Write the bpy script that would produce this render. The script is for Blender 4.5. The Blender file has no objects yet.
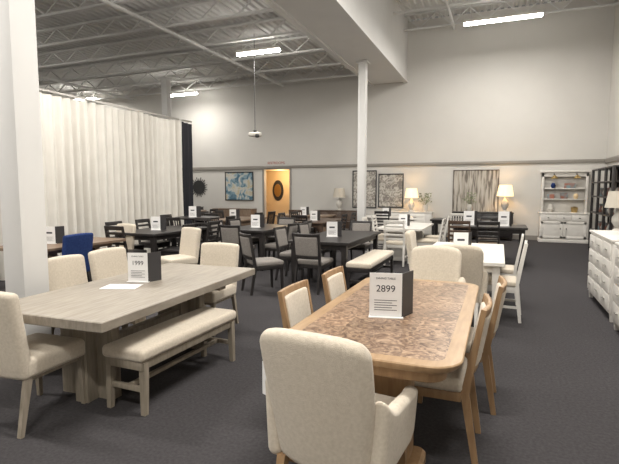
import bpy, math, random
from mathutils import Vector, Matrix
random.seed(4)
SC=bpy.context.scene
COL=SC.collection
R=math.radians
# ---------------------------------------------------------------- materials
def mat(name, col, rough=0.6, col2=None, scale=8.0, stretch=(1,1,1), bump=0.0, bscale=200, metal=0, emit=None, estr=0, detail=4, spec=0.4, sheen=0, trans=0):
    m=bpy.data.materials.new(name); m.use_nodes=True
    nt=m.node_tree; N=nt.nodes; L=nt.links
    b=N['Principled BSDF']
    b.inputs['Base Color'].default_value=(*col,1)
    b.inputs['Roughness'].default_value=rough
    b.inputs['Metallic'].default_value=metal
    b.inputs['Specular IOR Level'].default_value=spec
    if sheen: b.inputs['Sheen Weight'].default_value=sheen
    if emit:
        b.inputs['Emission Color'].default_value=(*emit,1); b.inputs['Emission Strength'].default_value=estr
    tc=N.new('ShaderNodeTexCoord')
    if col2:
        mp=N.new('ShaderNodeMapping'); mp.inputs['Scale'].default_value=stretch
        nz=N.new('ShaderNodeTexNoise'); nz.inputs['Scale'].default_value=scale; nz.inputs['Detail'].default_value=detail
        rp=N.new('ShaderNodeValToRGB'); rp.color_ramp.elements[0].position=0.3; rp.color_ramp.elements[1].position=0.7
        rp.color_ramp.elements[0].color=(*col,1); rp.color_ramp.elements[1].color=(*col2,1)
        L.new(tc.outputs['Object'],mp.inputs[0]); L.new(mp.outputs[0],nz.inputs['Vector'])
        L.new(nz.outputs[0],rp.inputs[0]); L.new(rp.outputs[0],b.inputs['Base Color'])
    if bump:
        n2=N.new('ShaderNodeTexNoise'); n2.inputs['Scale'].default_value=bscale; n2.inputs['Detail'].default_value=3
        bp=N.new('ShaderNodeBump'); bp.inputs['Strength'].default_value=bump; bp.inputs['Distance'].default_value=0.01
        L.new(tc.outputs['Object'],n2.inputs['Vector']); L.new(n2.outputs[0],bp.inputs['Height']); L.new(bp.outputs[0],b.inputs['Normal'])
    return m
M={}
M['cream']=mat('cream_fabric',(0.53,0.465,0.375),0.95,(0.62,0.55,0.455),60,bump=0.4,bscale=260,sheen=0.2,spec=0.15)
M['oak']=mat('oak_wood',(0.25,0.15,0.078),0.45,(0.35,0.225,0.12),5,(6,6,1),bump=0.05)
M['oaktop']=mat('oak_band',(0.29,0.185,0.10),0.33,(0.38,0.255,0.145),4,(9,1.2,1))
M['graywood']=mat('weathered_gray_wood',(0.225,0.195,0.158),0.42,(0.33,0.29,0.24),5,(10,1,3),bump=0.06,bscale=60)
M['grayleg']=mat('weathered_gray_leg',(0.22,0.19,0.145),0.55,(0.32,0.275,0.22),5,(8,8,1),bump=0.05)
M['black']=mat('black_wood',(0.018,0.016,0.016),0.38,(0.03,0.026,0.025),6,(6,1,1))
M['espresso']=mat('espresso_wood',(0.06,0.038,0.027),0.4,(0.10,0.065,0.045),5,(8,1,2))
M['brown']=mat('brown_wood',(0.15,0.10,0.068),0.45,(0.23,0.165,0.115),5,(8,1,2))
M['white']=mat('white_paint',(0.62,0.595,0.55),0.45,(0.67,0.64,0.6),3)
M['grayfab']=mat('gray_fabric',(0.2,0.18,0.165),0.95,(0.26,0.24,0.22),60,bump=0.3)
M['blue']=mat('blue_fabric',(0.008,0.025,0.11),0.9,(0.015,0.04,0.15),40)
M['card']=mat('white_card',(0.76,0.75,0.74),0.6)
M['blackcard']=mat('black_card',(0.04,0.038,0.04),0.4)
M['ink']=mat('ink',(0.04,0.04,0.05),0.6)
M['metal']=mat('brushed_metal',(0.5,0.48,0.45),0.35,metal=1)
M['gold']=mat('brass',(0.5,0.36,0.16),0.35,metal=1)
M['dark']=mat('dark_metal',(0.03,0.03,0.03),0.4)
M['wall']=mat('wall_paint',(0.545,0.525,0.49),0.85,(0.57,0.55,0.515),1.2)
M['trim']=mat('trim_paint',(0.25,0.23,0.205),0.5)
M['colpaint']=mat('column_paint',(0.68,0.67,0.655),0.6,(0.71,0.70,0.685),2)
M['ceil']=mat('ceiling_deck_paint',(0.55,0.545,0.53),0.7,(0.6,0.59,0.575),2)
M['floor']=mat('carpet',(0.044,0.041,0.043),0.97,(0.064,0.06,0.062),45,bump=0.5,bscale=350,spec=0.1,detail=8)
M['curtain']=mat('curtain_fabric',(0.58,0.555,0.505),0.9,(0.63,0.60,0.55),3,sheen=0.1)
M['blackdrape']=mat('black_drape',(0.012,0.012,0.016),0.9)
M['tube']=mat('tube_light',(0.9,0.9,0.9),0.5,emit=(1,0.97,0.9),estr=60)
M['shade']=mat('lamp_shade',(0.55,0.5,0.42),0.8)
M['shadelit']=mat('lamp_shade_lit',(0.8,0.7,0.5),0.8,emit=(1,0.72,0.38),estr=1.1)
M['orange']=mat('warm_wall',(0.66,0.50,0.30),0.8)
M['red']=mat('red_letters',(0.4,0.1,0.07),0.5)
M['glass']=mat('mirror_glass',(0.5,0.5,0.5),0.05,metal=1)
M['ceramic']=mat('ceramic',(0.55,0.52,0.47),0.25)
M['leaf']=mat('foliage',(0.14,0.17,0.09),0.7,(0.3,0.3,0.2),30)
M['books']=mat('books',(0.3,0.12,0.08),0.6,(0.2,0.3,0.32),9,detail=0)
def burl():
    m=bpy.data.materials.new('burl_veneer'); m.use_nodes=True
    nt=m.node_tree;N=nt.nodes;L=nt.links;b=N['Principled BSDF']
    tc=N.new('ShaderNodeTexCoord')
    def vm(op,a,bv=None):
        n=N.new('ShaderNodeVectorMath'); n.operation=op; L.new(a,n.inputs[0])
        if bv is not None:
            if isinstance(bv,tuple): n.inputs[1].default_value=bv
            else: L.new(bv,n.inputs[1])
        return n.outputs[0]
    s=vm('MULTIPLY',tc.outputs['Object'],(4.8,4.8,0))
    fl=vm('FLOOR',s)
    wn=N.new('ShaderNodeTexWhiteNoise'); L.new(fl,wn.inputs['Vector'])
    off=vm('MULTIPLY',wn.outputs['Color'],(30,30,30))
    p=vm('ADD',s,off)
    nz=N.new('ShaderNodeTexNoise'); nz.inputs['Scale'].default_value=2.0; nz.inputs['Detail'].default_value=7; nz.inputs['Distortion'].default_value=3.2; nz.inputs['Roughness'].default_value=0.62
    L.new(p,nz.inputs['Vector'])
    rp=N.new('ShaderNodeValToRGB'); e=rp.color_ramp.elements
    e[0].position=0.36; e[0].color=(0.075,0.038,0.022,1); e[1].position=0.62; e[1].color=(0.38,0.265,0.175,1)
    x=e.new(0.48); x.color=(0.21,0.13,0.08,1)
    L.new(nz.outputs[0],rp.inputs[0])
    hs=N.new('ShaderNodeHueSaturation'); 
    mr=N.new('ShaderNodeMapRange'); mr.inputs[3].default_value=0.75; mr.inputs[4].default_value=1.2
    L.new(wn.outputs['Value'],mr.inputs[0]); L.new(mr.outputs[0],hs.inputs['Value']); L.new(rp.outputs[0],hs.inputs['Color'])
    L.new(hs.outputs[0],b.inputs['Base Color']); b.inputs['Roughness'].default_value=0.32
    return m
M['burl']=burl()
def art(name,kind):
    m=bpy.data.materials.new(name); m.use_nodes=True
    nt=m.node_tree;N=nt.nodes;L=nt.links;b=N['Principled BSDF']; b.inputs['Roughness'].default_value=0.7
    tc=N.new('ShaderNodeTexCoord'); mp=N.new('ShaderNodeMapping'); L.new(tc.outputs['Object'],mp.inputs[0])
    rp=N.new('ShaderNodeValToRGB'); e=rp.color_ramp.elements
    nz=N.new('ShaderNodeTexNoise'); nz.inputs['Detail'].default_value=5
    L.new(mp.outputs[0],nz.inputs['Vector'])
    if kind=='blue':
        nz.inputs['Scale'].default_value=3.5; nz.inputs['Distortion'].default_value=1
        e[0].position=.36; e[0].color=(0.05,0.12,0.18,1); e[1].position=.62; e[1].color=(0.45,0.4,0.28,1)
        x=e.new(.46); x.color=(.2,.3,.35,1); x=e.new(.54); x.color=(.5,.5,.46,1)
    elif kind=='tree':
        mp.inputs['Scale'].default_value=(7,1,0.7); nz.inputs['Scale'].default_value=2.2; nz.inputs['Distortion'].default_value=.5
        e[0].position=.40; e[0].color=(0.14,0.12,0.10,1); e[1].position=.6; e[1].color=(0.5,0.46,0.4,1)
        x=e.new(.5); x.color=(.38,.34,.29,1)
    else:
        nz.inputs['Scale'].default_value=7; nz.inputs['Distortion'].default_value=1.5
        e[0].position=.42; e[0].color=(0.2,0.18,0.16,1); e[1].position=.58; e[1].color=(0.5,0.47,0.42,1)
    L.new(nz.outputs[0],rp.inputs[0]); L.new(rp.outputs[0],b.inputs['Base Color'])
    return m
M['art_blue']=art('abstract_painting','blue'); M['art_tree']=art('birch_painting','tree'); M['art_fl']=art('floral_painting','fl')
# ---------------------------------------------------------------- mesh builder
class MB:
    def __init__(s): s.v=[];s.f=[];s.mi=[];s.ms=[];s.T=None
    def m(s,k):
        if k not in s.ms: s.ms.append(k)
        return s.ms.index(k)
    def add(s,vs,fs,k):
        o=len(s.v); i=s.m(k)
        if s.T is not None: vs=[s.T@Vector(v) for v in vs]
        s.v+= [tuple(v) for v in vs]; s.f+=[tuple(o+j for j in f) for f in fs]; s.mi+=[i]*len(fs)
    def rbox(s,c,size,k,r=0.006,seg=1,n=(1,1,1),deform=None,rot=None):
        h=[x/2 for x in size]; r=min(r,min(h)*0.999)
        def axis(hh,nn):
            a=[]
            for i in range(seg): a.append(-hh+r*(1-math.tan((1-i/seg)*math.pi/4)))
            a+= [-(hh-r)+2*(hh-r)*i/nn for i in range(nn+1)]
            for i in range(1,seg+1): a.append(hh-r*(1-math.tan(i/seg*math.pi/4)))
            return a
        ax=[axis(h[i],n[i]) for i in range(3)]
        idx={};vs=[];fs=[]
        def vid(i,j,l):
            key=(i,j,l)
            if key in idx: return idx[key]
            p=Vector((ax[0][i],ax[1][j],ax[2][l]))
            inn=Vector([max(-(h[a]-r),min(h[a]-r,p[a])) for a in range(3)])
            d=p-inn
            q=inn+d.normalized()*r if d.length>1e-9 else p
            if deform: q=Vector(deform(q))
            if rot is not None: q=rot@q
            idx[key]=len(vs); vs.append(q+Vector(c)); return idx[key]
        X,Y,Z=[len(a)-1 for a in ax]
        for i in range(X):
            for j in range(Y):
                fs.append((vid(i,j,0),vid(i,j+1,0),vid(i+1,j+1,0),vid(i+1,j,0)))
                fs.append((vid(i,j,Z),vid(i+1,j,Z),vid(i+1,j+1,Z),vid(i,j+1,Z)))
        for i in range(X):
            for l in range(Z):
                fs.append((vid(i,0,l),vid(i+1,0,l),vid(i+1,0,l+1),vid(i,0,l+1)))
                fs.append((vid(i,Y,l),vid(i,Y,l+1),vid(i+1,Y,l+1),vid(i+1,Y,l)))
        for j in range(Y):
            for l in range(Z):
                fs.append((vid(0,j,l),vid(0,j,l+1),vid(0,j+1,l+1),vid(0,j+1,l)))
                fs.append((vid(X,j,l),vid(X,j+1,l),vid(X,j+1,l+1),vid(X,j,l+1)))
        s.add(vs,fs,k)
    def box(s,x0,x1,y0,y1,z0,z1,k,r=0.004):
        if r<=0:
            vs=[(x,y,z) for z in(z0,z1) for y in(y0,y1) for x in(x0,x1)]
            s.add(vs,[(0,2,3,1),(4,5,7,6),(0,1,5,4),(2,6,7,3),(0,4,6,2),(1,3,7,5)],k)
        else: s.rbox(((x0+x1)/2,(y0+y1)/2,(z0+z1)/2),(x1-x0,y1-y0,z1-z0),k,r)
    def bar(s,p0,p1,a0,b0,k,a1=None,b1=None,up=None):
        p0=Vector(p0);p1=Vector(p1); a1=a0 if a1 is None else a1; b1=b0 if b1 is None else b1
        d=(p1-p0).normalized()
        ref=Vector((1,0,0)) if abs(d.x)<0.9 else Vector((0,0,1))
        v=d.cross(ref).normalized(); u=v.cross(d).normalized()
        vs=[]
        for p,a,b in((p0,a0,b0),(p1,a1,b1)):
            for su,sv in((-1,-1),(1,-1),(1,1),(-1,1)): vs.append(p+u*su*a/2+v*sv*b/2)
        s.add(vs,[(3,2,1,0),(4,5,6,7),(0,1,5,4),(1,2,6,5),(2,3,7,6),(3,0,4,7)],k)
    def prism(s,out,z0,z1,k,bev=0.006,ktop=None,topo=None,under=0):
        n=len(out); 
        def off(d):
            r=[]
            for i in range(n):
                p=Vector(out[i]);a=Vector(out[i-1]);b=Vector(out[(i+1)%n])
                t=(b-a).normalized(); r.append((p.x-t.y*d,p.y+t.x*d))
            return r
        lv=[(off(bev+under),z0),(off(under*0.3),z0+bev if not under else z0+(z1-z0)*0.45),(out,z1-bev),(off(bev),z1)]
        vs=[];fs=[]
        for o,z in lv: vs+=[(x,y,z) for x,y in o]
        for q in range(3):
            for i in range(n):
                j=(i+1)%n; fs.append((q*n+i,q*n+j,(q+1)*n+j,(q+1)*n+i))
        fs.append(tuple(range(n-1,-1,-1)))
        if topo is None:
            fs.append(tuple(range(3*n,4*n)))
            s.add(vs,fs,k)
        else:
            inn=off(topo); o=len(vs); vs+=[(x,y,z1) for x,y in inn]
            for i in range(n):
                j=(i+1)%n; fs.append((3*n+i,3*n+j,o+j,o+i))
            s.add(vs,fs,k)
            s.add([(x,y,z1) for x,y in inn],[tuple(range(n))],ktop)
    def lathe(s,prof,k,c=(0,0,0),n=20,axis='z',sy=1):
        vs=[];fs=[]
        for r,z in prof:
            for i in range(n):
                a=2*math.pi*i/n
                if axis=='z': vs.append((c[0]+r*math.cos(a),c[1]+sy*r*math.sin(a),c[2]+z))
                else: vs.append((c[0]+r*math.cos(a),c[1]-z,c[2]+r*math.sin(a)))
        for q in range(len(prof)-1):
            for i in range(n):
                j=(i+1)%n; fs.append((q*n+i,q*n+j,(q+1)*n+j,(q+1)*n+i))
        fs.append(tuple(range(n-1,-1,-1))); o=(len(prof)-1)*n; fs.append(tuple(range(o,o+n)))
        s.add(vs,fs,k)
    def mesh(s,name,ang=38):
        me=bpy.data.meshes.new(name); me.from_pydata(s.v,[],s.f)
        for k in s.ms: me.materials.append(M[k])
        me.polygons.foreach_set('material_index',s.mi)
        me.polygons.foreach_set('use_smooth',[True]*len(s.f)); me.update()
        me.set_sharp_from_angle(angle=R(ang))
        return me
    def obj(s,name,loc=(0,0,0),rz=0,ang=38):
        return place(name,s.mesh(name,ang),loc,rz)
def place(name,me,loc,rz=0):
    o=bpy.data.objects.new(name,me); o.location=loc; o.rotation_euler=(0,0,rz); COL.objects.link(o); return o
def rrect(w,l,r,n=6):
    o=[]
    for cx,cy,a0 in((w/2-r,l/2-r,0),(-w/2+r,l/2-r,90),(-w/2+r,-l/2+r,180),(w/2-r,-l/2+r,270)):
        for i in range(n+1):
            a=R(a0+90*i/n); o.append((cx+r*math.cos(a),cy+r*math.sin(a)))
    return o
# ---------------------------------------------------------------- room
XR=2.9; YB=16.4; XL=-18; YF=-6; ZU=7.2; ZL=5.85
b=MB(); b.box(XL,XR,YF,YB+2,-0.1,0,'floor',0); b.obj('floor')
b=MB(); DX0,DX1,DZ=-8.52,-7.44,2.36
b.box(XL,DX0,YB,YB+.15,0,ZU,'wall',0); b.box(DX1,XR,YB,YB+.15,0,ZU,'wall',0); b.box(DX0,DX1,YB,YB+.15,DZ,ZU,'wall',0); b.obj('wall_back')
b=MB(); b.box(XR,XR+.15,YF,YB+.15,0,ZU,'wall',0); b.obj('wall_right')
b=MB(); b.box(XL-.15,XL,YF,YB+.15,0,ZL,'wall',0); b.obj('wall_left')
b=MB(); b.box(XL,XR,YF-.15,YF,0,ZU,'wall',0); b.obj('wall_front')
AX0=-9.9
b=MB(); b.box(AX0-.1,AX0,YB+.15,YB+1.5,0,DZ,'orange',0);b.box(DX1,DX1+.1,YB+.15,YB+1.5,0,DZ,'orange',0);b.box(AX0-.1,DX1+.1,YB+1.5,YB+1.6,0,DZ,'orange',0);b.box(AX0-.1,DX1+.1,YB+.15,YB+1.6,DZ,DZ+.1,'orange',0)
b.box(AX0,DX0,YB+.15,YB+.17,0,DZ,'orange',0)
for x0,x1,z0,z1 in((DX0-.08,DX0,0,DZ+.08),(DX1,DX1+.08,0,DZ+.08),(DX0,DX1,DZ,DZ+.08)): b.box(x0,x1,YB-.03,YB,z0,z1,'trim',.004)
b.obj('wall_alcove')
l=bpy.data.lights.new('alcove_fill_light','POINT'); l.energy=34; l.color=(1,.76,.46); l.shadow_soft_size=.1  # warm point light added to brighten the dark alcove, no lamp there
o=bpy.data.objects.new('alcove_fill_light',l); o.location=(-8.2,YB+.8,2.15); COL.objects.link(o)
b=MB(); b.lathe([(0,0),(.3,.0),(.32,.02),(.3,.04),(.0,.04)],'dark',n=28,axis='y'); b.lathe([(0.0,.04),(.2,.045),(.2,.06),(0,.06)],'gold',n=28,axis='y'); o=b.obj('wall_medallion',(-8.65,YB+1.5,1.55)); o.scale=(0.8,1,1.35)
def deck(name,x0,x1,z,y0=YF,y1=YB):
    vs=[];fs=[];x=x0;p=[]
    while x<x1:
        p+=[(x,0),(x+.07,0),(x+.1,.05),(x+.17,.05)]; x+=.2
    p=[q for q in p if q[0]<x1]+[(x1,0)]
    for px,pz in p: vs+=[(px,y0,z+pz),(px,y1,z+pz)]
    for i in range(len(p)-1): fs.append((2*i,2*i+1,2*i+3,2*i+2))
    o=MB(); o.add(vs,fs,'ceil'); o.box(x0,x1,y0,y1,z+.06,z+.16,'ceil',0); o.obj(name,ang=10)
deck('ceiling',XL,-4.3,ZL); deck('ceiling',-3.06,XR,ZU)
b=MB(); b.box(-4.3,-3.06,YF,YB,5.235,ZU+.1,'colpaint',0)
b.box(-4.34,-4.2,YF,YB,5.19,5.235,'colpaint',0); b.box(-3.16,-3.02,YF,YB,5.19,5.235,'colpaint',0); b.obj('ceiling_beam')
def joist(x0,x1,y,zt,d=.42,st=.5):
    b=MB()
    for z in(zt-.03,zt-d):
        b.box(x0,x1,y-.05,y+.05,z-.025,z+.025,'ceil',0)
    x=x0;n=0
    while x+st<x1:
        za,zb=(zt-.04,zt-d+.02) if n%2==0 else (zt-d+.02,zt-.04)
        b.bar((x,y,za),(x+st,y,zb),.03,.03,'ceil'); x+=st;n+=1
    b.obj('ceiling_joist')
for i in range(11): joist(XL,-4.3,15.6-i*1.55,ZL)
for i in range(9): joist(-3.06,XR,15.7-i*1.6,ZU,.5,.5)
def pipe(x,z,r):
    b=MB(); b.lathe([(r,0),(r,-20)],'ceil',n=8,axis='y')
    for i in range(10): b.bar((0,1+2*i,-.09),(0,1+2*i,0),.02,.02,'metal')
    b.obj('sprinkler_pipe',(x,-4.2,z))
pipe(-7.4,5.32,.045); pipe(-14.3,5.32,.045); pipe(-1.5,6.6,.04)
b=MB(); b.box(XL,DX0-.0,YB-.05,YB,2.36,2.5,'trim',.01); b.box(DX0,XR,YB-.05,YB,2.40,2.5,'trim',.01); b.obj('trim_back')
b=MB(); b.box(XR-.05,XR,YF,YB-.05,2.36,2.5,'trim',.01); b.obj('trim_right')
b=MB(); b.box(XL,DX0,YB-.02,YB,0,.14,'trim',0); b.box(DX1,XR,YB-.02,YB,0,.14,'trim',0); b.obj('baseboard_back')
b=MB(); b.box(XR-.02,XR,YF,YB-.02,0,.14,'trim',0); b.obj('baseboard_right')
def column(x,y,zt,w=.23):
    b=MB(); b.box(-w/2,w/2,-w/2,w/2,0,zt,'colpaint',.012); b.box(-w/2-.02,w/2+.02,-w/2-.02,w/2+.02,0,.12,'colpaint',.005)
    b.box(-w/2-.06,w/2+.06,-w/2-.06,w/2+.06,zt-.05,zt-.001,'colpaint',.004)
    b.obj('support_column',(x,y,0))
column(-3.76,13.4,5.23,.22); column(-3.80,2.83,5.23,.24); column(-10.7,13.4,5.38)
# curtain
def curtain(name,x,y0,y1,z0,z1,k,per=.17,amp=.055):
    n=int((y1-y0)/.022); nz=7; vs=[];fs=[]
    for i in range(n+1):
        y=y0+(y1-y0)*i/n
        ph=y/per*2*math.pi+1.3*math.sin(y*2.1)+.8*math.sin(y*5.3)
        for j in range(nz+1):
            t=j/nz; a=amp*(1-.35*t)*(0.75+.35*math.sin(y*3.7))
            sag=-.035*abs(math.sin(y*math.pi/1.5))*t
            vs.append((x+a*math.sin(ph+.5*math.sin(t*2+y)),y,z0+(z1-z0)*t+ (sag if j==nz else 0)))
    for i in range(n):
        for j in range(nz):
            q=i*(nz+1)+j; fs.append((q,q+nz+1,q+nz+2,q+1))
    b=MB(); b.add(vs,fs,k)
    b.bar((x,y0,z1+.03),(x,y1,z1+.03),.04,.04,'metal')
    y=y0
    while y<y1+.01:
        b.bar((x-.1,y,0),(x-.1,y,z1+.05),.035,.035,'metal'); y+=3.0
    return b.obj(name,ang=60)
curtain('drape_curtain',-8,.5,10.5,.02,3.42,'curtain',.2,.1)
curtain('black_drape_curtain',-8,10.62,11.05,.02,3.42,'blackdrape',.2,.04)
# fixtures
def fixture(x,y,z,L,zc,e=1):
    b=MB(); b.box(-L/2,L/2,-.06,.06,.03,.10,'white',.005)
    b.box(-L/2+.01,L/2-.01,-.055,.055,-.03,.03,'tube',.01)
    for s in(-1,1): b.bar((s*L*.4,0,.1),(s*L*.4,0,zc-z),.012,.012,'metal')
    f=b.obj('ceiling_light_fixture',(x,y,z))
    l=bpy.data.lights.new('fixture_light','AREA'); l.shape='RECTANGLE'; l.size=L; l.size_y=.14; l.energy=e*112*L; l.color=(1,.965,.91)
    o=bpy.data.objects.new('fixture_light',l); COL.objects.link(o); o.parent=f; o.location=(0,0,-.05)
for x,y,e in((-5.97,11.2,.8),(-11.2,15.0,.5),(-5.97,6.3,1.2),(-10.5,5,.7),(-5.97,1.4,1.2),(-10.5,-.5,.6),(-13,8.5,.6),(-5.97,-3.2,1)): fixture(x,y,5.15,1.25,ZL-.42,e)
fixture(-16.6,15.4,5.42,1.25,ZL-.3,.5)
for y,e in((13.6,.8),(8.3,1.1),(3.3,1.2),(-1.7,1.2)): fixture(-.1,y,5.98,1.9,ZU-.5,e)
# ---------------------------------------------------------------- furniture
CACHE={}
def cached(key,fn,name):
    if key not in CACHE: CACHE[key]=fn().mesh(name)
    return CACHE[key]
def puff(w,d,h,amt=.02):
    def f(p):
        q=(1-(2*p.x/w)**2)*(1-(2*p.y/d)**2)
        return (p.x,p.y,p.z+(amt*q if p.z>0 else 0))
    return f
def c_framed(wood,fab):
    b=MB()
    b.rbox((0,0.02,.465),(.47,.46,.075),fab,.03,3,(4,4,1),puff(.47,.46,.075,.02))
    b.box(-.225,.225,-.2,.235,.375,.43,wood)
    for s in(-1,1):
        b.bar((s*.2,.215,.43),(s*.205,.225,0),.042,.042,wood,.03,.03)
        b.bar((s*.2,-.22,.43),(s*.2,-.29,0),.036,.048,wood,.028,.034)
        b.bar((s*.2,-.22,.42),(s*.215,-.31,.93),.034,.045,wood,.03,.03)
    def cv(p): return (p.x,p.y-.03*(1-(p.x/.22)**2),p.z)
    rx=Matrix.Rotation(R(10),3,'X')
    b.rbox((0,-.305,.905),(.44,.03,.055),wood,.01,2,(6,1,1),cv,rx)
    b.rbox((0,-.245,.56),(.42,.026,.05),wood,.008,1,(6,1,1),cv,rx)
    b.rbox((0,-.27,.735),(.385,.05,.31),fab,.022,3,(6,1,4),cv,rx)
    return b
def c_parsons(wood,fab,h=.95,w=.5):
    b=MB()
    b.rbox((0,.02,.43),(w,.52,.13),fab,.035,3,(4,4,1),puff(w,.52,.13,.015))
    def df(p):
        s=(p.z+.3)/.6
        return (p.x*(.98+.03*s),p.y-.09*s+.02*(2*p.x/w)**2,p.z+.012*(1-(2*p.x/w)**2)*s)
    H=h-.36
    b.rbox((0,-.22,.36+H/2),(w,.085,H),fab,.035,3,(5,1,5),df)
    for s in(-1,1):
        b.bar((s*(w/2-.035),.24,.38),(s*(w/2-.03),.25,0),.045,.045,wood,.03,.03)
        b.bar((s*(w/2-.035),-.2,.38),(s*(w/2-.03),-.28,0),.04,.045,wood,.03,.03)
    b.box(-w/2+.03,w/2-.03,-.2,.25,.34,.375,wood)
    return b
def c_slat(wood,fab,kind='ladder'):
    b=MB()
    b.rbox((0,0.02,.465),(.46,.45,.06),fab,.02,2,(3,3,1),puff(.46,.45,.06,.01))
    b.box(-.215,.215,-.2,.225,.375,.44,wood)
    for s in(-1,1):
        b.bar((s*.2,.21,.44),(s*.2,.215,0),.042,.042,wood,.034,.034)
        b.bar((s*.2,-.21,.44),(s*.2,-.26,0),.04,.045,wood,.034,.034)
        b.bar((s*.2,-.21,.43),(s*.2,-.3,.96),.038,.04,wood,.034,.03)
        b.bar((s*.2,.2,.18),(s*.2,-.23,.18),.02,.028,wood)
    rx=Matrix.Rotation(R(9),3,'X')
    b.rbox((0,-.29,.925),(.42,.026,.075),wood,.008,1,(1,1,1),None,rx)
    b.rbox((0,-.225,.56),(.38,.022,.04),wood,.006,1,(1,1,1),None,rx)
    if kind=='ladder':
        for z in(.65,.74,.83): b.rbox((0,-.215-(z-.44)*.17,z),(.38,.018,.045),wood,.005,1,(1,1,1),None,rx)
    elif kind=='vert':
        for i in range(5):
            x=-.13+i*.065; b.bar((x,-.228,.56),(x,-.29,.9),.026,.014,wood)
    else:
        b.bar((-.17,-.23,.58),(.17,-.285,.89),.03,.016,wood); b.bar((.17,-.23,.58),(-.17,-.285,.89),.03,.016,wood)
    return b
def c_host(wood,fab,back=1.0):
    b=MB(); w=.54
    b.rbox((0,.04,.42),(w-.06,.56,.16),fab,.05,4,(5,5,1),puff(w,.56,.17,.025))
    H=.65
    def df(p):
        s=(p.z+H/2)/H; xx=2*p.x/w
        return (p.x*(.88+.12*s-.04*s**6),p.y-.13*s+.08*xx*xx*(1-.4*s),p.z+.022*(1-xx*xx)*s-(.03*abs(xx)**6)*s)
    b.rbox((0,-.25,.34+H/2),(w,.1,H),fab,.048,4,(10,1,8),df)
    # welt seam along the outside back edge
    for sg in(-1,1):
        def da(p,sg=sg):
            t=(p.y+.27)/.54
            z=p.z; top=(z+.17)/.34
            z=z-top*(.03+.05*t*t)+ (.10*max(0,1-t*3.2)**2)*top
            return (p.x+sg*(.02*top-.035*max(0,t-.75)*2),p.y,z)
        b.rbox((sg*.255,.03,.495),(.075,.56,.33),fab,.035,4,(1,9,4),da)
        b.bar((sg*.22,.27,.35),(sg*.225,.285,0),.045,.045,wood,.028,.028)
        b.bar((sg*.2,-.24,.36),(sg*.205,-.33,0),.042,.05,wood,.028,.032)
    b.box(-.24,.24,-.22,.27,.315,.35,wood)
    return b
def chair(kind,wood,fab,x,y,rz,name='dining_chair'):
    fn={'framed':lambda:c_framed(wood,fab),'parsons':lambda:c_parsons(wood,fab),'ladder':lambda:c_slat(wood,fab,'ladder'),
        'vert':lambda:c_slat(wood,fab,'vert'),'cross':lambda:c_slat(wood,fab,'x'),'host':lambda:c_host(wood,fab)}[kind]
    return place(name,cached((kind,wood,fab),fn,name),(x,y,0),R(rz))
def bench(wood,fab,x,y,L,W=.4,h=.48,rz=0):
    b=MB()
    b.rbox((0,0,h-.045),(W,L,.09),fab,.032,3,(3,8,1),puff(W,L,.09,.015))
    b.box(-W/2+.02,W/2-.02,-L/2+.02,L/2-.02,h-.15,h-.085,wood)
    for sx in(-1,1):
        for yy in(-L/2+.06,L/2-.06):
            b.bar((sx*(W/2-.035),yy,h-.1),(sx*(W/2-.03),yy*1.02,0),.05,.05,wood,.038,.038)
    for yy in(-L/2+.06,L/2-.06): b.box(-W/2+.04,W/2-.04,yy-.015,yy+.015,.16,.2,wood)
    b.box(-.018,.018,-L/2+.06,L/2-.06,.165,.195,wood)
    return b.obj('dining_bench',(x,y,0),R(rz))
def table(kind,wood,x,y,W,L,h=.76,top=None,name='dining_table'):
    b=MB(); top=top or wood
    if kind=='round':
        b.lathe([(0,h-.04),(W/2-.02,h-.04),(W/2,h-.02),(W/2,h-.008),(W/2-.01,h),(0,h)],top,n=36)
        b.lathe([(.1,.1),(.06,.2),(.09,.4),(.06,.6),(.16,h-.04)],wood,n=16)
        for i in range(4):
            a=i*math.pi/2+.78; b.bar((0,0,.16),(.42*math.cos(a),.42*math.sin(a),.03),.06,.08,wood,.05,.05)
    else:
        b.prism(rrect(W,L,.02,2),h-.045,h,top,.005)
        if kind=='legs':
            b.box(-W/2+.07,W/2-.07,-L/2+.07,L/2-.07,h-.13,h-.045,wood)
            for sx in(-1,1):
                for sy in(-1,1): b.bar((sx*(W/2-.09),sy*(L/2-.09),h-.05),(sx*(W/2-.09),sy*(L/2-.09),0),.085,.085,wood,.07,.07)
        elif kind=='trestle':
            b.box(-W/2+.12,W/2-.12,-L/2+.2,L/2-.2,h-.1,h-.045,wood)
            for sy in(-1,1):
                yy=sy*(L/2-.45)
                b.box(-W*.3,W*.3,yy-.05,yy+.05,.07,h-.09,wood); b.box(-W*.42,W*.42,yy-.06,yy+.06,0,.07,wood)
            b.box(-.03,.03,-L/2+.45,L/2-.45,.2,.32,wood)
    return b.obj(name,(x,y,0))
def text(parent,s,size,loc,rot,k='ink'):
    c=bpy.data.curves.new('lettering','FONT'); c.body=s; c.size=size; c.align_x='CENTER'; c.extrude=.0004
    c.materials.append(M[k]); o=bpy.data.objects.new('lettering',c); COL.objects.link(o); o.parent=parent; o.location=loc; o.rotation_euler=rot
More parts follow.
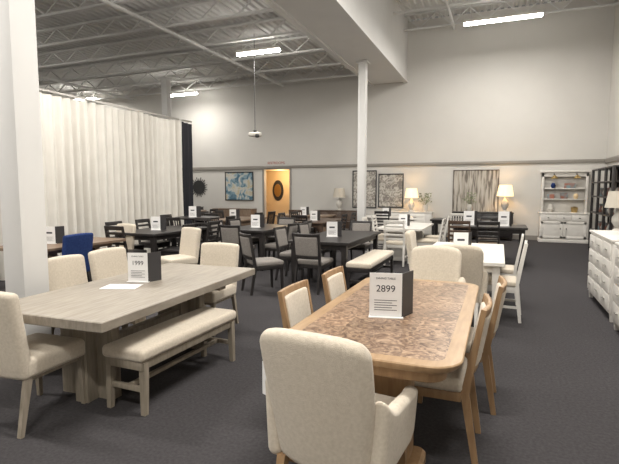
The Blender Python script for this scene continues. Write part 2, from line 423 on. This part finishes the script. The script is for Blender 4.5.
def sign(x,y,z,rz=0,s=1,txt=False):
    b=MB(); w=.2*s;h=.28*s; z+=.001
    b.box(-w,0,-.003,.003,0,h,'card',0)
    b.T=Matrix.Rotation(R(62),4,'Z'); b.box(0,w*.75,-.003,.003,0,h,'blackcard',0); b.T=None
    b.box(-w*1.02,0.01,-.03,.05*s,0,.006,'card',0)
    for i in range(5): b.box(-w*.85,-w*(.3 if i%2 else .15),-.0045,-.003,h*(.16+.055*i),h*(.172+.055*i),'ink',0)
    if not txt:
        b.box(-w*.75,-w*.25,-.0045,-.003,h*.58,h*.68,'ink',0)
    o=b.obj('price_sign',(x,y,z),rz)
    if txt:
        text(o,txt,.06*s,(-w/2,-.0045,h*.58),(R(90),0,0)); text(o,'DINING TABLE',.018*s,(-w/2,-.0045,h*.86),(R(90),0,0))
    return o
# --- burl table group
BX,BY,BW,BL=-.65,3.32,1.02,2.2
b=MB(); b.prism(rrect(BW,BL,.16,8),.715,.76,'oaktop',.006,'burl',.085,under=.02)
b.prism(rrect(BW-.16,BL-.16,.1,6),.645,.716,'oak',.004)
for sy in(-1,1):
    yy=sy*.72
    b.prism([(px,py+yy) for px,py in rrect(.46,.22,.05,4)],.08,.65,'oak',.01)
    b.prism([(px,py+yy) for px,py in rrect(.6,.26,.05,4)],0,.08,'oak',.02)
b.box(-.05,.05,-.66,.66,.12,.26,'oak',.01)
b.obj('burl_dining_table',(BX,BY,0))
chair('host','oak','cream',-.68,2.13,-6,'host_armchair')
chair('host','oak','cream',-.60,4.68,180,'host_armchair')
chair('framed','oak','cream',-1.01,2.97,-90); chair('framed','oak','cream',-.96,3.66,-90)
chair('framed','oak','cream',-.37,2.97,90); chair('framed','oak','cream',-.28,3.68,90)
sign(-.57,3.02,.76,R(12),1.05,'2899')
b=MB(); b.box(-.03,.03,-.002,.002,-.16,0,'card',0); b.bar((0,0,0),(0.02,0.0,.1),.002,.002,'card'); b.obj('price_tag',(-1.0,1.93,.78),R(-25))
# --- gray table group
GX,GY,GW,GL=-2.90,3.27,1.1,2.2
b=MB(); b.prism(rrect(GW,GL,.015,2),.69,.76,'graywood',.006)
for sy in(-1,1):
    yy=sy*(GL/2-.5)
    b.box(-.3,.2,yy-.045,yy+.045,.0,.69,'grayleg'); b.box(-.06,.06,yy-.15,yy+.15,.0,.69,'grayleg')
    b.box(-.44,.44,yy-.06,yy+.06,.62,.69,'grayleg')
b.box(-.04,.04,-GL/2+.5,GL/2-.5,.3,.42,'grayleg')
b.obj('gray_dining_table',(GX,GY,0),R(2.5))
bench('grayleg','cream',-2.44,3.12,1.25,.38,rz=-1)
chair('parsons','grayleg','cream',-3.05,2.26,3)
chair('parsons','grayleg','cream',-3.58,3.25,-88); chair('parsons','grayleg','cream',-3.64,3.88,-88)
chair('parsons','grayleg','cream',-3.08,4.5,182)
sign(-2.93,3.35,.76,R(15),.95,'1999')
b=MB(); b.box(-.15,.15,-.1,.1,0,.004,'card',0); b.obj('price_sheet',(-3.0,3.1,.761),R(20))
# --- dining sets
def dset(kind,wood,x,y,W,L,h,ck,cw,cf,right=0,left=0,near=0,far=0,top=None,sg=1,tuck=.1):
    table(kind,wood,x,y,W,L,h,top)
    for side,n in((1,right),(-1,left)):
        for i in range(n):
            yy=y+(i-(n-1)/2)*(L-.5)/max(1,n-.4 if n>1 else 1)
            chair(ck,cw,cf,x+side*(W/2+tuck),yy,90*side+random.uniform(-4,4))
    if near: chair(ck,cw,cf,x,y-L/2-.12,random.uniform(-4,4))
    if far: chair(ck,cw,cf,x,y+L/2+.12,180)
    if sg: sign(x+.05,y-L*.1,h,R(15),.95)
dset('legs','white',-.42,6.75,1.0,2.0,.76,'cross','white','cream',right=2,left=0,far=0,tuck=-.06)
chair('parsons','white','cream',-.98,7.3,-90)
chair('host','white','cream',-.40,5.62,0,'host_armchair')
dset('legs','black',-2.7,8.1,1.05,2.2,.76,'framed','black','grayfab',left=2,near=1,far=1)
bench('black','cream',-1.97,7.7,1.7)
chair('framed','black','grayfab',-3.4,6.5,-40)
dset('trestle','white',-2.0,11.0,1.0,1.9,.76,'ladder','white','cream',right=2,left=2,near=1,far=1)
dset('legs','black',-4.7,8.9,1.0,1.7,.80,'framed','black','grayfab',right=2,left=2,near=1,far=1)
dset('legs','black',-6.2,7.6,1.0,1.8,.80,'ladder','black','black',right=2,left=2,near=1,far=1)
dset('trestle','brown',-6.4,5.4,1.0,1.7,.76,'parsons','black','blue',right=0,left=1)
chair('parsons','black','blue',-5.95,5.05,90)
chair('parsons','white','cream',-6.5,6.55,170); chair('parsons','grayleg','cream',-4.9,6.3,160)
dset('legs','black',-.2,10.9,1.5,1.0,.82,'ladder','black','brown',near=1,far=1,sg=0)
sign(-.5,10.8,.82,R(10),1.1); sign(.2,10.8,.82,R(10),1.1)
chair('ladder','espresso','brown',-.75,10.3,0)
dset('legs','espresso',-4.6,12.0,1.0,1.8,.76,'ladder','black','black',right=2,left=2,near=1)
dset('legs','brown',-7.0,11.8,1.0,1.8,.76,'vert','black','black',right=2,left=2,near=1)
dset('legs','brown',-5.9,14.3,1.8,1.0,.76,'vert','espresso','black',near=1,sg=1)
dset('legs','white',-3.2,14.4,1.6,.9,.76,'ladder','black','black',near=1)
dset('round','brown',-9.6,13.0,1.2,1.2,.9,'ladder','black','black',right=1,left=1,near=1)
dset('legs','black',-1.0,13.9,1.6,.9,.76,'vert','white','cream',near=1,sg=0)
dset('round','black',-6.9,9.7,1.1,1.1,.92,'vert','black','black',right=1,left=1,near=1)
# --- sideboards / lamps on back wall
def cabinet(name,wood,x,y,W,D,h,cols,rows,rz=0,legs=.1,hand='metal'):
    b=MB(); b.box(-W/2,W/2,-D/2,D/2,legs,h-.03,wood); b.box(-W/2-.015,W/2+.015,-D/2-.02,D/2,h-.03,h,wood)
    for sx in(-1,1):
        for sy in(-1,1): b.bar((sx*(W/2-.04),sy*(D/2-.04),legs),(sx*(W/2-.04),sy*(D/2-.04),0),.06,.06,wood,.045,.045)
    cw=(W-.06)/cols; rh=(h-.08-legs)/rows
    for i in range(cols):
        for j in range(rows):
            x0=-W/2+.03+i*cw+.012; z0=legs+.03+j*rh+.01
            b.box(x0,x0+cw-.024,-D/2-.018,-D/2+.01,z0,z0+rh-.02,wood,.006)
            b.rbox((x0+cw/2-.012,-D/2-.03,z0+rh/2),(.09,.02,.015),hand,.005,1)
    return b.obj(name,(x,y,0),rz)
def lamp(x,y,z,s=1,lit=False,k='ceramic'):
    b=MB(); b.lathe([(.07*s,0),(.075*s,.02*s),(.03*s,.05*s),(.09*s,.16*s),(.085*s,.24*s),(.025*s,.33*s),(.012*s,.36*s),(.012*s,.5*s)],k,n=18)
    sh='shadelit' if lit else 'shade'
    n=24;vs=[];fs=[]
    for r,zz in((.2,.4),(.15,.68),(.145,.68),(.195,.4)):
        for i in range(n): a=2*math.pi*i/n; vs.append((r*s*math.cos(a),r*s*math.sin(a),zz*s))
    for q in range(3):
        for i in range(n): j=(i+1)%n; fs.append((q*n+i,q*n+j,(q+1)*n+j,(q+1)*n+i))
    b.add(vs,fs,sh); o=b.obj('table_lamp',(x,y,z+.002))
    if lit:
        l=bpy.data.lights.new('lamp_bulb','POINT'); l.energy=12; l.color=(1,.65,.32); l.shadow_soft_size=.05
        q=bpy.data.objects.new('lamp_bulb',l); COL.objects.link(q); q.parent=o; q.location=(0,0,.55*s)
cabinet('sideboard','espresso',-5.4,15.95,1.6,.45,.85,3,1); lamp(-5.3,15.95,.85,1.15)
cabinet('sideboard','white',-2.8,15.95,1.5,.45,.85,3,1); lamp(-2.75,15.95,.85,1.15,True)
cabinet('sideboard','black',-.5,15.95,1.8,.45,.88,4,1); lamp(.15,15.95,.88,1.25,True)
cabinet('sideboard','brown',-9.6,15.95,1.7,.45,.85,3,1); cabinet('sideboard','black',-12,15.95,1.6,.45,.9,3,1)
def plant(x,y,z):
    b=MB(); b.lathe([(.06,0),(.1,.1),(.08,.22),(.05,.24)],'ceramic',n=14)
    for i in range(60):
        a=random.uniform(0,6.28);r=random.uniform(.05,.22);h=random.uniform(.3,.62)
        c=Vector((r*math.cos(a),r*math.sin(a),h)); u=Vector((random.uniform(-1,1),random.uniform(-1,1),random.uniform(-.4,1))).normalized()*.05; v=u.orthogonal().normalized()*.022
        b.add([c-u,c+v,c+u,c-v],[(0,1,2,3)],'leaf'); 
        if i%4==0: b.bar((0,0,.2),c,.005,.005,'leaf')
    b.obj('potted_plant',(x,y,z+.002))
plant(-2.3,15.95,.85); plant(-.9,15.95,.88)
def framed(name,x,z,w,h,k,fr='dark',ft=.035):
    b=MB(); b.box(-w/2,w/2,-.02,0,-h/2,h/2,k,0)
    for s in(-1,1):
        b.box(s*w/2-ft/2,s*w/2+ft/2,-.04,0,-h/2-ft/2,h/2+ft/2,fr); b.box(-w/2,w/2,-.04,0,s*h/2-ft/2,s*h/2+ft/2,fr)
    b.obj(name,(x,YB,z))
framed('abstract_wall_art',-9.64,1.72,1.25,1.1,'art_blue'); framed('floral_wall_art',-4.5,1.6,.85,1.3,'art_fl'); framed('floral_wall_art',-3.55,1.55,.85,1.15,'art_fl')
framed('birch_tree_wall_art',-.75,1.52,1.4,1.4,'art_tree','espresso',.02)
b=MB(); b.lathe([(.0,.0),(.26,0),(.26,.02),(0,.02)],'glass',n=28,axis='y')
for i in range(24):
    a=2*math.pi*i/24; r=.42 if i%2 else .36; b.bar((.24*math.cos(a),-.015,.24*math.sin(a)),(r*math.cos(a),-.015,r*math.sin(a)),.03,.015,'dark')
b.lathe([(.24,.0),(.28,0),(.28,.035),(.24,.035)],'dark',n=28,axis='y'); b.obj('sunburst_mirror',(-11.55,YB,1.68))
e=bpy.data.objects.new('restroom_sign',None); COL.objects.link(e); e.location=(-7.98,YB-.06,2.56)
text(e,'RESTROOMS',.13,(0,0,0),(R(90),0,0),'red')
b=MB(); b.bar((0,0,.1),(0,0,2.68),.012,.012,'dark'); b.rbox((0,0,0),(.34,.2,.12),'ceramic',.04,3); b.lathe([(.03,.06),(.06,.1),(.03,.12)],'dark',n=12); b.rbox((.12,-.1,-.05),(.1,.1,.1),'dark',.03,2); b.obj('hanging_projector',(-6.3,11.6,3.1))
# --- hutch
def hutch(x,y):
    b=MB(); W=1.3;D=.45
    b.box(-W/2,W/2,-D/2,D/2,.08,.86,'white'); b.box(-W/2-.03,W/2+.03,-D/2-.03,D/2,.86,.9,'white'); b.box(-W/2-.02,W/2+.02,-D/2-.02,D/2,0,.09,'white')
    for i in range(3):
        x0=-W/2+.03+i*.415
        b.box(x0,x0+.40,-D/2-.02,-D/2,.66,.83,'white',.006); b.rbox((x0+.2,-D/2-.03,.745),(.05,.02,.02),'dark',.005,1)
    for i in range(2):
        x0=-W/2+.03+i*.62
        b.box(x0,x0+.6,-D/2-.012,-D/2,.12,.63,'white',.006)
        for a0,a1,c0,c1 in((0,.6,.12,.19),(0,.6,.56,.63),(0,.07,.12,.63),(.53,.6,.12,.63)): b.box(x0+a0,x0+a1,-D/2-.025,-D/2-.01,c0,c1,'white')
        b.rbox((x0+(.53 if i==0 else .07),-D/2-.035,.42),(.02,.02,.06),'dark',.005,1)
    y0=-.02
    b.box(-W/2+.03,W/2-.03,.19,.22,.9,2.1,'white')
    for xx in(-W/2+.03,W/2-.09): b.box(xx,xx+.06,y0,.2,.9,2.1,'white')
    for z in(1.28,1.6): b.box(-W/2+.06,W/2-.06,y0,.2,z,z+.03,'white')
    b.box(-W/2+.03,W/2-.03,y0,.2,1.98,2.1,'white'); b.box(-W/2-.03,W/2+.03,y0-.06,.22,2.1,2.17,'white',.02)
    for sx in(-.3,.3):
        b.bar((sx,-.03,2.07),(sx,-.17,2.03),.02,.02,'dark'); b.lathe([(.02,.03),(.11,-.07),(.105,-.075)],'gold',(sx,-.19,1.99),14)
    b.lathe([(.05,0),(.09,.1),(.05,.2),(.04,.24)],'ceramic',(-.35,.08,.9),14); b.lathe([(.08,0),(.1,.15),(.03,.18)],'gold',(.3,.08,.9),14)
    b.box(-.1,.1,.05,.15,1.31,1.5,'books'); b.lathe([(.04,0),(.07,.08),(.04,.16)],'orange',(.32,.08,1.31),14); b.box(-.45,-.25,.05,.15,1.31,1.45,'books'); b.box(.0,.3,.05,.15,1.63,1.78,'books'); b.lathe([(.04,0),(.07,.08),(.04,.16)],'blue',(-.3,.08,1.63),14)
    b.obj('china_hutch',(x,y,0))
hutch(1.8,16.1)
b=MB()
for yy in(-1.2,-.4,.4,1.2): 
    for xx in(-.2,.2): b.box(xx-.03,xx+.03,yy-.03,yy+.03,0,2.1,'black')
for z in(.1,.55,1.0,1.4,1.75,2.07): b.box(-.22,.22,-1.22,1.22,z,z+.035,'black')
b.box(.2,.22,-1.2,1.2,.1,2.1,'espresso',0)
for z in(.585,1.035,1.435):
    for i in range(7):
        yy=-1.05+i*.33
        if i%2: b.lathe([(.05,0),(.08,.08),(.04,.2)],'ceramic',(0,yy,z),12)
        else: b.box(-.08,.08,yy-.08,yy+.08,z,z+.2,'books')
b.obj('black_etagere_shelf',(2.42,12.9,0))
cabinet('white_dresser','white',1.48,5.45,1.55,.46,1.0,3,4,R(-90)); cabinet('white_dresser','white',1.5,7.25,1.5,.46,1.0,3,4,R(-90))
cabinet('sideboard','black',2.2,10.4,1.2,.45,.78,3,1,R(-90)); lamp(2.14,10.72,.78,1.15)
# ---------------------------------------------------------------- camera
w=bpy.data.worlds.new('world'); SC.world=w; w.use_nodes=True
w.node_tree.nodes['Background'].inputs[0].default_value=(.6,.58,.55,1); w.node_tree.nodes['Background'].inputs[1].default_value=.3
c=bpy.data.cameras.new('camera'); c.sensor_width=36; c.lens=470/619*36; c.clip_end=100
co=bpy.data.objects.new('camera',c); COL.objects.link(co); co.location=(0,0,1.6); co.rotation_euler=(R(90-5.2),0,R(22)); SC.camera=co
SC.view_settings.view_transform='Standard'
